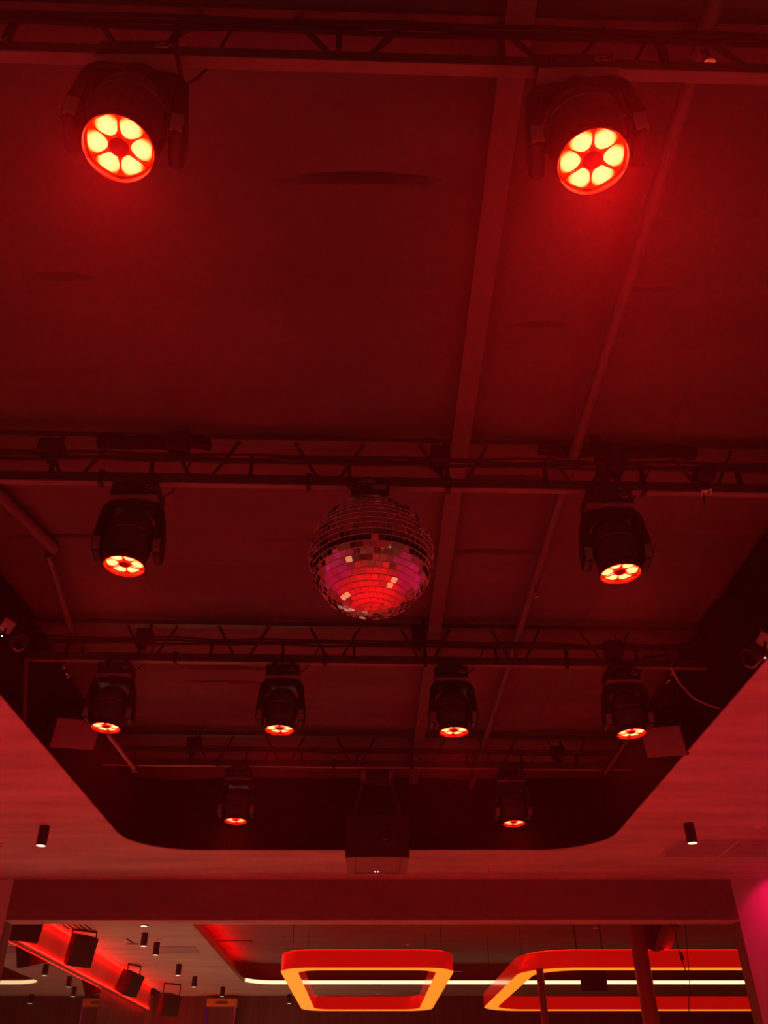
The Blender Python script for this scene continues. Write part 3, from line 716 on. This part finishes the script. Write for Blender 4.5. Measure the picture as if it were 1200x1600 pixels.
# ------------------------------------------------------------------ downlights
def make_downlight(name='pendant_downlight'):
    t = thing(name, 'x', 'ceiling lamp')
    MB().lathe([(0, 0), (0.052, 0), (0.054, -0.004), (0.054, -0.203), (0.05, -0.205), (0.049, -0.196), (0, -0.196)], 28).build('tube', 'blackm', t)
    MB().lathe([(0, -0.2025), (0.0495, -0.2025), (0.0495, -0.198)], 28).build('lens', 'warm', t)
    lamp('downlight_beam', 'SPOT', (0, 0, -0.21), P_WARM, (1.0, 0.5, 0.2), parent=t, spot_size=R(17), spot_blend=0.5, shadow_soft_size=0.04)
    return t
dl = make_downlight()
DL = [(64, 1321, 0, 'black tube downlight on the plaster ceiling left of the roof opening', None), (1082, 1317, 0, 'black tube downlight on the plaster ceiling right of the roof opening', None)]
G2 = 'tube downlights on the ceiling of the far room'
DL += [(225, 1447, 0, 'nearest far-room downlight, its tube cut off by the lintel', G2), (224, 1478, 0, 'far-room downlight just left of the flush ceiling panel', G2), (243, 1492, 0, 'far-room downlight touching the left end of the flush ceiling panel', G2),
       (278, 1524, 0, 'far-room downlight beyond the flush ceiling panel, third from the back wall', G2), (303, 1542, 0, 'far-room downlight left of the tall cabinet, second from the back wall', G2), (347, 1557, 0, 'far-room downlight right in front of the tall lit cabinet', G2),
       (452, 1568, 0, 'far-room downlight seen beside the left side of the middle ring light', G2)]
fl = None
for i, (px, py, _, lab, g_) in enumerate(DL):
    o = dl if i == 0 else copy_tree(dl)
    p = at(px, py, z=ZC - 0.2)
    if px == 452: p = Vector((at(px, py, z=ZC - 0.2).x, min(p.y, FYB - 0.25), 0))
    o.location = (p.x, p.y, ZC); o['label'] = lab
    if g_:
        o['group'] = g_
        for ch in o.children:
            if ch.type == 'LIGHT':
                if fl is None: fl = ch.data.copy(); fl.energy = P_FAR; fl.spot_size = R(72); fl.color = (1.0, 0.68, 0.4)
                ch.data = fl
# the same lamps further back over the front room, met by the mirror ball
for i, (x, y) in enumerate(((-3.46, 6.6), (3.44, 6.6), (-3.46, 3.6), (3.44, 3.6), (-3.46, 0.6), (3.44, 0.6))):
    o = copy_tree(dl); o.location = (x, y, ZC)
    o['label'] = 'tube downlight on the plaster ceiling, ' + ['left', 'right'][i % 2] + ' of the opening, ' + ['level with the third joist', 'level with the ball joist', 'above the camera'][i // 2]
    o['group'] = 'tube downlights beside the roof opening'

# magenta wall washers (par cans) close to the side walls
def par_can(loc, target, power, color, label, size=70, blend=0.6):
    t = thing('par_can', label, 'stage light', loc, 0, 'magenta par cans')
    q = (Vector(target) - Vector(loc)).to_track_quat('-Z', 'Y').to_matrix().to_4x4()
    MB().lathe([(0, 0.16), (0.05, 0.15), (0.075, 0.1), (0.08, 0.0), (0.074, 0.0), (0.07, 0.03), (0, 0.035)], 24, q).build('can', 'blackm', t)
    MB().lathe([(0, 0.028), (0.07, 0.028)], 24, q).build('lens', 'pinkled', t)
    MB().cyl((0, 0, 0.06), (0, 0, ZC - loc[2]), 0.012, seg=8).build('hanger', 'blackm', t)
    l = lamp('par_beam', 'SPOT', (0, 0, 0), power, color, parent=t, spot_size=R(size), spot_blend=blend, shadow_soft_size=0.07)
    l.rotation_euler = q.to_euler(); l.location = q @ Vector((0, 0, 0.02))
    return t
MAG = (1.0, 0.008, 0.3)
par_can((5.6, 11.5, ZC - 0.16), (5.55, YF, 3.75), 42, (1.0, 0.0, 0.085), 'magenta par can lighting the right pier of the wide opening', 104, 0.3)
par_can((-5.6, 10.9, ZC - 0.3), (-5.6, YF, ZC - 1.6), 9, (0.55, 0.0, 0.4), 'magenta par can lighting the left pier of the wide opening', 80, 0.8)
for i, y in enumerate((1.5, 4.5, 7.5)):
    for s in (-1, 1):
        par_can((s * 4.7, y, ZC - 0.3), (s * 6.0, y, 1.6), P_MAG, MAG, 'magenta par can washing the ' + ('left' if s < 0 else 'right') + ' side wall, ' + ['nearest', 'middle', 'farthest'][i] + ' of three', 95, 0.7)

def uplight(x, y, power, color, label):  # unseen lamps added to wash the plaster ceiling red
    t = thing('added_uplight', label, 'stage light', (x, y, 0), 0, 'added red floor uplights')
    MB().lathe([(0, 0.02), (0.1, 0.02), (0.1, 0.0), (0.12, 0.0), (0.12, 0.03), (0.09, 0.2), (0.08, 0.2), (0.075, 0.17), (0, 0.17)], 24).build('can', 'blackm', t)
    MB().lathe([(0, 0.178), (0.076, 0.178), (0.076, 0.172)], 24).build('lens', 'red_led', t)
    lamp('added_uplight_beam', 'SPOT', (0, 0, 0.21), power, color, rot=(PI, 0, 0), parent=t, spot_size=R(82), spot_blend=0.8, shadow_soft_size=0.08)
for i, y in enumerate((1.0, 5.0, 9.0)):
    for sx in (-1, 1):
        uplight(sx * 4.6, y, P_UP, (1.0, 0.018, 0.012) if sx < 0 else (1.0, 0.002, 0.024), 'red floor uplight added under the plaster ceiling, ' + ('left' if sx < 0 else 'right') + ' side, ' + ['nearest the camera', 'level with the ball', 'nearest the wide opening'][i])
# warm globe lamps added behind the camera to give the mirror ball sparkles
M['globe'] = glow('added_warm_glow', (1.0, 0.8, 0.42), 1.25)
for i, (x, y, z) in enumerate(((-2.6, -1.2, 2.3), (-1.5, -3.2, 2.1), (-3.8, 1.0, 2.5), (2.7, -0.9, 2.3), (1.7, -3.4, 2.2), (3.9, 1.4, 2.5), (-3.2, -3.6, 2.4), (3.3, -3.0, 2.4))):
    t = thing('added_globe', 'warm glass globe pendant added behind the camera over the ' + ('left' if x < 0 else 'right') + ' side, ' + ['inner', 'rearmost inner', 'foremost', 'inner', 'rearmost inner', 'foremost', 'rear outer', 'rear outer'][i] + ' one', 'pendant lamp', (x, y, z), 0, 'globe pendants added behind the camera')
    MB().lathe([(0.18 * math.sin(PI * q / 16), -0.18 * math.cos(PI * q / 16)) for q in range(17)], 24).build('globe', 'globe', t)
    MB().cyl((0, 0, 0.172), (0, 0, 0.24), 0.03, seg=12).cyl((0, 0, 0.24), (0, 0, ZC - z if abs(x) > 2.8 or y < -3.6 else ZR - 0.02 - z), 0.005, seg=6).build('stem', 'blackm', t)

for sx in (-1, 1):  # emitting lines added on the rear wall for the mirror ball to reflect
    for z_, x0_, x1_ in ((1.25, 0.9, 3.6), (2.55, 1.6, 4.6)):
        tag(MB().box((sx * (x0_ + x1_) / 2, YREAR + 0.03, z_), (x1_ - x0_, 0.06, 0.07)).build('added_light_line', 'globe', smooth=False), 'warm ' + ('low' if z_ < 2 else 'high') + ' light line added on the rear wall behind the camera, ' + ('left' if sx < 0 else 'right') + ' side', 'wall light')

# ------------------------------------------------------------------ small ceiling fittings
def flat_fit(px, py, z, w_, d_, name, label, cat, m='plaster', th=0.012, rz=0.0, group=None):
    p = at(px, py, z=z)
    return p, tag(MB().box((0, 0, -th / 2), (w_, d_, th), rz, bev=min(0.003, th / 3)).build(name, m, loc=None), label, cat, group)
def place(o, p): o.location = p; return o
# long linear air grille at the right of the plaster ceiling
c0 = at(1028, 1338, z=ZC); c1 = at(1052, 1311, z=ZC)
g_ = thing('air_grille', 'long flush air grille in the plaster ceiling right of the right downlight', 'air grille', (c0.x, c0.y, ZC))
gl = 2.2; gd = c1.y - c0.y
mb = MB().box((gl / 2, 0.015, -0.004), (gl, 0.03, 0.008)).box((gl / 2, gd - 0.015, -0.004), (gl, 0.03, 0.008)).box((0.015, gd / 2, -0.004), (0.03, gd, 0.008))
for x in (0.72, 1.45): mb.box((x, gd / 2, -0.004), (0.03, gd, 0.008))
mb.build('frame', 'plaster', g_, smooth=False)
mb = MB()
for i in range(12): mb.box((gl / 2, 0.03 + (gd - 0.06) * (i + 0.5) / 12, -0.002), (gl, (gd - 0.06) / 12 * 0.7, 0.004))
mb.build('louvre', 'wall', g_, smooth=False)
def sprinkler(px, py, z, label):
    p = at(px, py, z=z); t = thing('sprinkler', label, 'sprinkler', p, 0, 'sprinklers in the ceilings')
    MB().lathe([(0.012, -0.02), (0.035, -0.012), (0.05, 0)], 20).build('escutcheon', 'tag', t)
    mb = MB().cyl((0, 0, 0), (0, 0, -0.03), 0.01, seg=8).cyl((0, 0, -0.058), (0, 0, -0.061), 0.018, seg=10)
    for s in (-1, 1): mb.cyl((s * 0.01, 0, -0.025), (s * 0.01, 0, -0.06), 0.003, seg=5)
    mb.build('head', 'chrome', t)
sprinkler(3, 1314, ZC, 'sprinkler in the plaster ceiling at the left edge of the photo')
sprinkler(1184, 1292, ZC, 'sprinkler in the plaster ceiling right of the right downlight')
sprinkler(764, 1354, ZC, 'sprinkler in the plaster ceiling right of the projector')
sprinkler(637, 1476, ZC + 0.42, 'sprinkler in the dark coffer above the middle ring light')
sprinkler(930, 1450, ZC + 0.42, 'sprinkler in the dark coffer above the right ring light')
sprinkler(245, 1505, ZC, 'sprinkler in the far-room ceiling below the flush panel')
sprinkler(313, 1550, ZC, 'sprinkler in the far-room ceiling left of the tall cabinet')
def detector(px, py, z, label, r=0.06):
    p = at(px, py, z=z); t = thing('smoke_detector', label, 'smoke detector', p, 0, 'smoke detectors')
    MB().lathe([(0, -0.035), (r * 0.7, -0.03), (r * 0.95, -0.012), (r, 0)], 24).build('dome', 'tag', t)
detector(595, 1552, ZC, 'white smoke detector seen through the middle ring light', 0.13)
detector(1150, 1551, ZC, 'white smoke detector near the right jamb beyond the far ring side', 0.15)
p, o = flat_fit(512, 1348, ZC, 0.06, 0.05, 'ceiling_sensor', 'tiny pale square sensor in the plaster ceiling left of the projector', 'sensor', 'tag'); place(o, p)
p, o = flat_fit(276, 1484, ZC, 0.78, 0.75, 'access_panel', 'flush grey access panel in the far-room ceiling among the downlights', 'panel', 'wall'); place(o, p)
p, o = flat_fit(249, 1468, ZC, 0.09, 0.05, 'ceiling_sensor', 'small pale box on the far-room ceiling above the access panel', 'sensor', 'tag', 0.03); place(o, p)
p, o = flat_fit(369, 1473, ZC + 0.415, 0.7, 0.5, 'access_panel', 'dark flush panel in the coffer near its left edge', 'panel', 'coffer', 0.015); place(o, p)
# slotted grille at the far left and slot vents in the coffer
p = at(118, 1446, z=ZC); t = thing('slot_grille', 'four-slot air grille in the far-room ceiling above the near speaker', 'air grille', p)
MB().box((0, 0, -0.003), (0.5, 0.7, 0.006)).build('plate', 'plaster_far', t, smooth=False)
mb = MB()
for i in range(5): mb.box((-0.18 + 0.09 * i, 0, -0.007), (0.035, 0.62, 0.004))
mb.build('slot', 'blackm', t, smooth=False)
for i, (px, py, lab) in enumerate(((435, 1444, 'slot vent in the dark coffer, topmost of three left of the ring light'), (444, 1465, 'slot vent in the dark coffer, middle of three left of the ring light'), (451, 1483, 'slot vent in the dark coffer, lowest of three touching the ring light'))):
    p = at(px, py, z=ZC + 0.42); t = thing('slot_vent', lab, 'air vent', p, 0, 'slot vents in the coffer')
    MB().box((0, 0, -0.006), (0.14, 0.16, 0.012)).build('plate', 'flange' if i < 3 else 'tag', t, smooth=False)
    MB().box((0, 0, -0.013), (0.1, 0.03, 0.003)).build('slot', 'blackm', t, smooth=False)
p = at(715, 1518, y=CY1 + g - 0.015); t = thing('glowing_slot', 'tiny magenta glowing slot on the far coffer wall between the two ring lights', 'light', p)
MB().box((0, 0, 0), (0.28, 0.03, 0.05)).build('housing', 'blackm', t, smooth=False)
MB().box((0, -0.016, 0), (0.24, 0.006, 0.018)).build('lens', 'pinkled', t, smooth=False)  # magenta streak built as an emitting face
p = at(207, 1474, z=ZC); t = thing('ceiling_track', 'short dark T-shaped rail on the far-room ceiling beside a downlight', 'rail', p)
MB().box((0, 0, -0.01), (0.22, 0.03, 0.02)).box((0.02, -0.25, -0.01), (0.03, 0.5, 0.02)).build('rail', 'flange', t, smooth=False)

# ------------------------------------------------------------------ ring lights
ZRB = CAMZ + 1.8; RH = 0.225; RW = 0.25
def ring_light(x0, x1, y0, y1, rad, label):
    t = thing('ring_light', label, 'pendant light', ((x0 + x1) / 2, (y0 + y1) / 2, ZRB), 0, 'rounded rectangular ring lights')
    cx, cy = (x0 + x1) / 2, (y0 + y1) / 2
    O = [(x - cx, y - cy) for x, y in rrect(x0, x1, y0, y1, rad, 14)]
    I = [(x - cx, y - cy) for x, y in rrect(x0 + RW, x1 - RW, y0 + RW, y1 - RW, rad - RW + 0.12, 14)]
    MB().strip([(x, y, 0) for x, y in O], [(x, y, RH) for x, y in O]).build('outer_wall', 'acrylic', t)
    MB().strip([(x, y, 0) for x, y in I], [(x, y, RH) for x, y in I]).build('inner_wall', 'acrylic', t)
    MB().strip([(x, y, RH) for x, y in O], [(x, y, RH) for x, y in I]).build('top_plate', 'blackm', t, smooth=False)
    MB().strip([(x, y, 0.0) for x, y in O], [(x, y, 0.0) for x, y in I]).build('diffuser', 'diffuser', t, smooth=False)
    ia, ib = [[(x - cx, y - cy) for x, y in rrect(x0 + q, x1 - q, y0 + q, y1 - q, rad - q, 14)] for q in (0.05, 0.09)]
    mb = MB()
    mb.strip([(x, y, RH + 0.012) for x, y in ia], [(x, y, RH + 0.012) for x, y in ib]).strip([(x, y, RH + 0.001) for x, y in ia], [(x, y, RH + 0.012) for x, y in ia]).strip([(x, y, RH + 0.001) for x, y in ib], [(x, y, RH + 0.012) for x, y in ib])
    mb.build('added_led_line', 'added_ring_led', t, smooth=False)  # unseen strip added on top to redden the coffer above
    for sx in (-1, 1):
        for sy in (-1, 1):
            px_, py_ = sx * ((x1 - x0) / 2 - RW / 2), sy * ((y1 - y0) / 2 - 0.9)
            MB().cyl((px_, py_, RH), (px_, py_, ZC + 0.42 - ZRB), 0.004, seg=6).build('hanging_wire', 'rubber', t)
    return t
yn = at(572, 1512, z=ZRB).y; yf = at(572, 1579.5, z=ZRB).y
xa = at(472, 1573, z=ZRB).x; xb = at(671, 1573, z=ZRB).x
RX0, RX1 = -1.245, 1.275
ring_light(RX0, RX1, yn, yf, 0.45, 'glowing red and orange ring light with both ends visible, middle of the far room')
ring_light(2.24, 8.6, yn, yf, 0.75, 'large glowing red and orange ring light behind the poles at right')
# poles
p = at(992, 1440, y=12.95)
pl = thing('round_pole', 'thick dark red pole standing just beyond the opening at right', 'pole', (p.x, 12.95, 0))
MB().cyl((0, 0, 0), (0, 0, ZC + 0.41), 0.107, seg=28).build('shaft', 'pole', pl); MB().cyl((0, 0, 0), (0, 0, 0.03), 0.17, seg=28).build('foot_plate', 'steel', pl)
yp = yn + 0.13; p = at(846, 1540, y=yp)
pl = thing('slim_pole', 'slim red pole below the near side of the right ring light', 'pole', (p.x, yp, 0))
MB().cyl((0, 0, 0), (0, 0, ZRB), 0.052, seg=20).build('shaft', 'pole', pl); MB().cyl((0, 0, 0), (0, 0, 0.03), 0.1, seg=20).build('foot_plate', 'steel', pl)
# cable hanging by the speaker
pts = [Vector((at(1043, 1430, y=13.3).x, 13.3, ZC + 0.42)), at(1046, 1440, y=13.3), at(1055, 1455, y=13.3), at(1059, 1480, y=13.3), at(1066, 1500, y=13.3), at(1071, 1516, y=13.3)]
hc = thing('hanging_lead', 'thin dark cord with a small plug hanging below the tilted speaker', 'cable', pts[0])
MB().tube([q - pts[0] for q in pts], 0.008, 6).build('cord', 'rubber', hc)
a, c = at(1063, 1488, y=13.29) - pts[0], at(1067, 1500, y=13.29) - pts[0]
MB().cyl(a, c, 0.02, 0.026, seg=10).build('plug', 'rubber', hc)
cable([Vector((at(1078, 1430, y=13.6).x, 13.6, ZC + 0.42)), at(1078, 1540, y=13.6), at(1076, 1570, y=13.6), at(1077, 1600, y=13.6), at(1078, 1640, y=13.6)], 0.006, 'thin_wire', 'thin upright wire crossing the far side of the right ring light')

# tall lit cabinet at the back wall
yk = FYB - 0.35
x0, x1 = at(322, 1580, y=yk).x, at(368, 1580, y=yk).x; zt_ = at(345, 1560, y=yk).z
cb = thing('tall_cabinet', 'tall cabinet with an amber top and lit edges at the back wall', 'cabinet', ((x0 + x1) / 2, yk, 0))
hw = (x1 - x0) / 2
MB().box((0, 0.16, (zt_ - 0.18) / 2), (2 * hw - 0.04, 0.3, zt_ - 0.18)).build('body', 'wood', cb, smooth=False)
MB().box((0, 0.14, zt_ - 0.09), (2 * hw, 0.34, 0.18), bev=0.01).build('top_panel', 'amber', cb)
mb = MB(); el = [(0.17 * math.cos(2 * PI * i / 24), -0.033, zt_ - 0.09 + 0.035 * math.sin(2 * PI * i / 24)) for i in range(24)]; mb.face(el); mb.strip(el, [(x, y + 0.004, z) for x, y, z in el]); mb.build('emblem_plate', 'wood', cb, smooth=False)
MB().box((-hw + 0.015, -0.02, (zt_ - 0.18) / 2), (0.03, 0.03, zt_ - 0.18)).build('violet_edge', 'violet', cb, smooth=False)
MB().box((hw - 0.015, -0.02, (zt_ - 0.18) / 2), (0.02, 0.03, zt_ - 0.18)).build('pink_edge', 'pinkled', cb, smooth=False)

# ------------------------------------------------------------------ haze added in the front room in place of lens glow
def haze(name, density, c, d, label):
    hm = bpy.data.materials.new(name); hm.use_nodes = True; nt = hm.node_tree
    nt.nodes.remove(nt.nodes['Principled BSDF'])
    vs = nt.nodes.new('ShaderNodeVolumeScatter'); vs.inputs['Density'].default_value = density; vs.inputs['Color'].default_value = (0.95, 0.95, 0.95, 1)
    nt.links.new(vs.outputs[0], nt.nodes['Material Output'].inputs['Volume'])
    tag(MB().box(c, d).build(name, hm, smooth=False), label, 'haze', kind='stuff')
haze('glow_haze', HAZE, (0.02, 4.0, (0.02 + ZR - 0.1) / 2), (5.5, 13.0, ZR - 0.12), 'thin haze added under the stage lights to imitate lens glow')
haze('glow_haze', HAZE_NEAR, (0.02, 1.15, 4.16), (5.4, 3.6, 1.7), 'denser haze added round the two nearest moving heads to imitate lens halos')
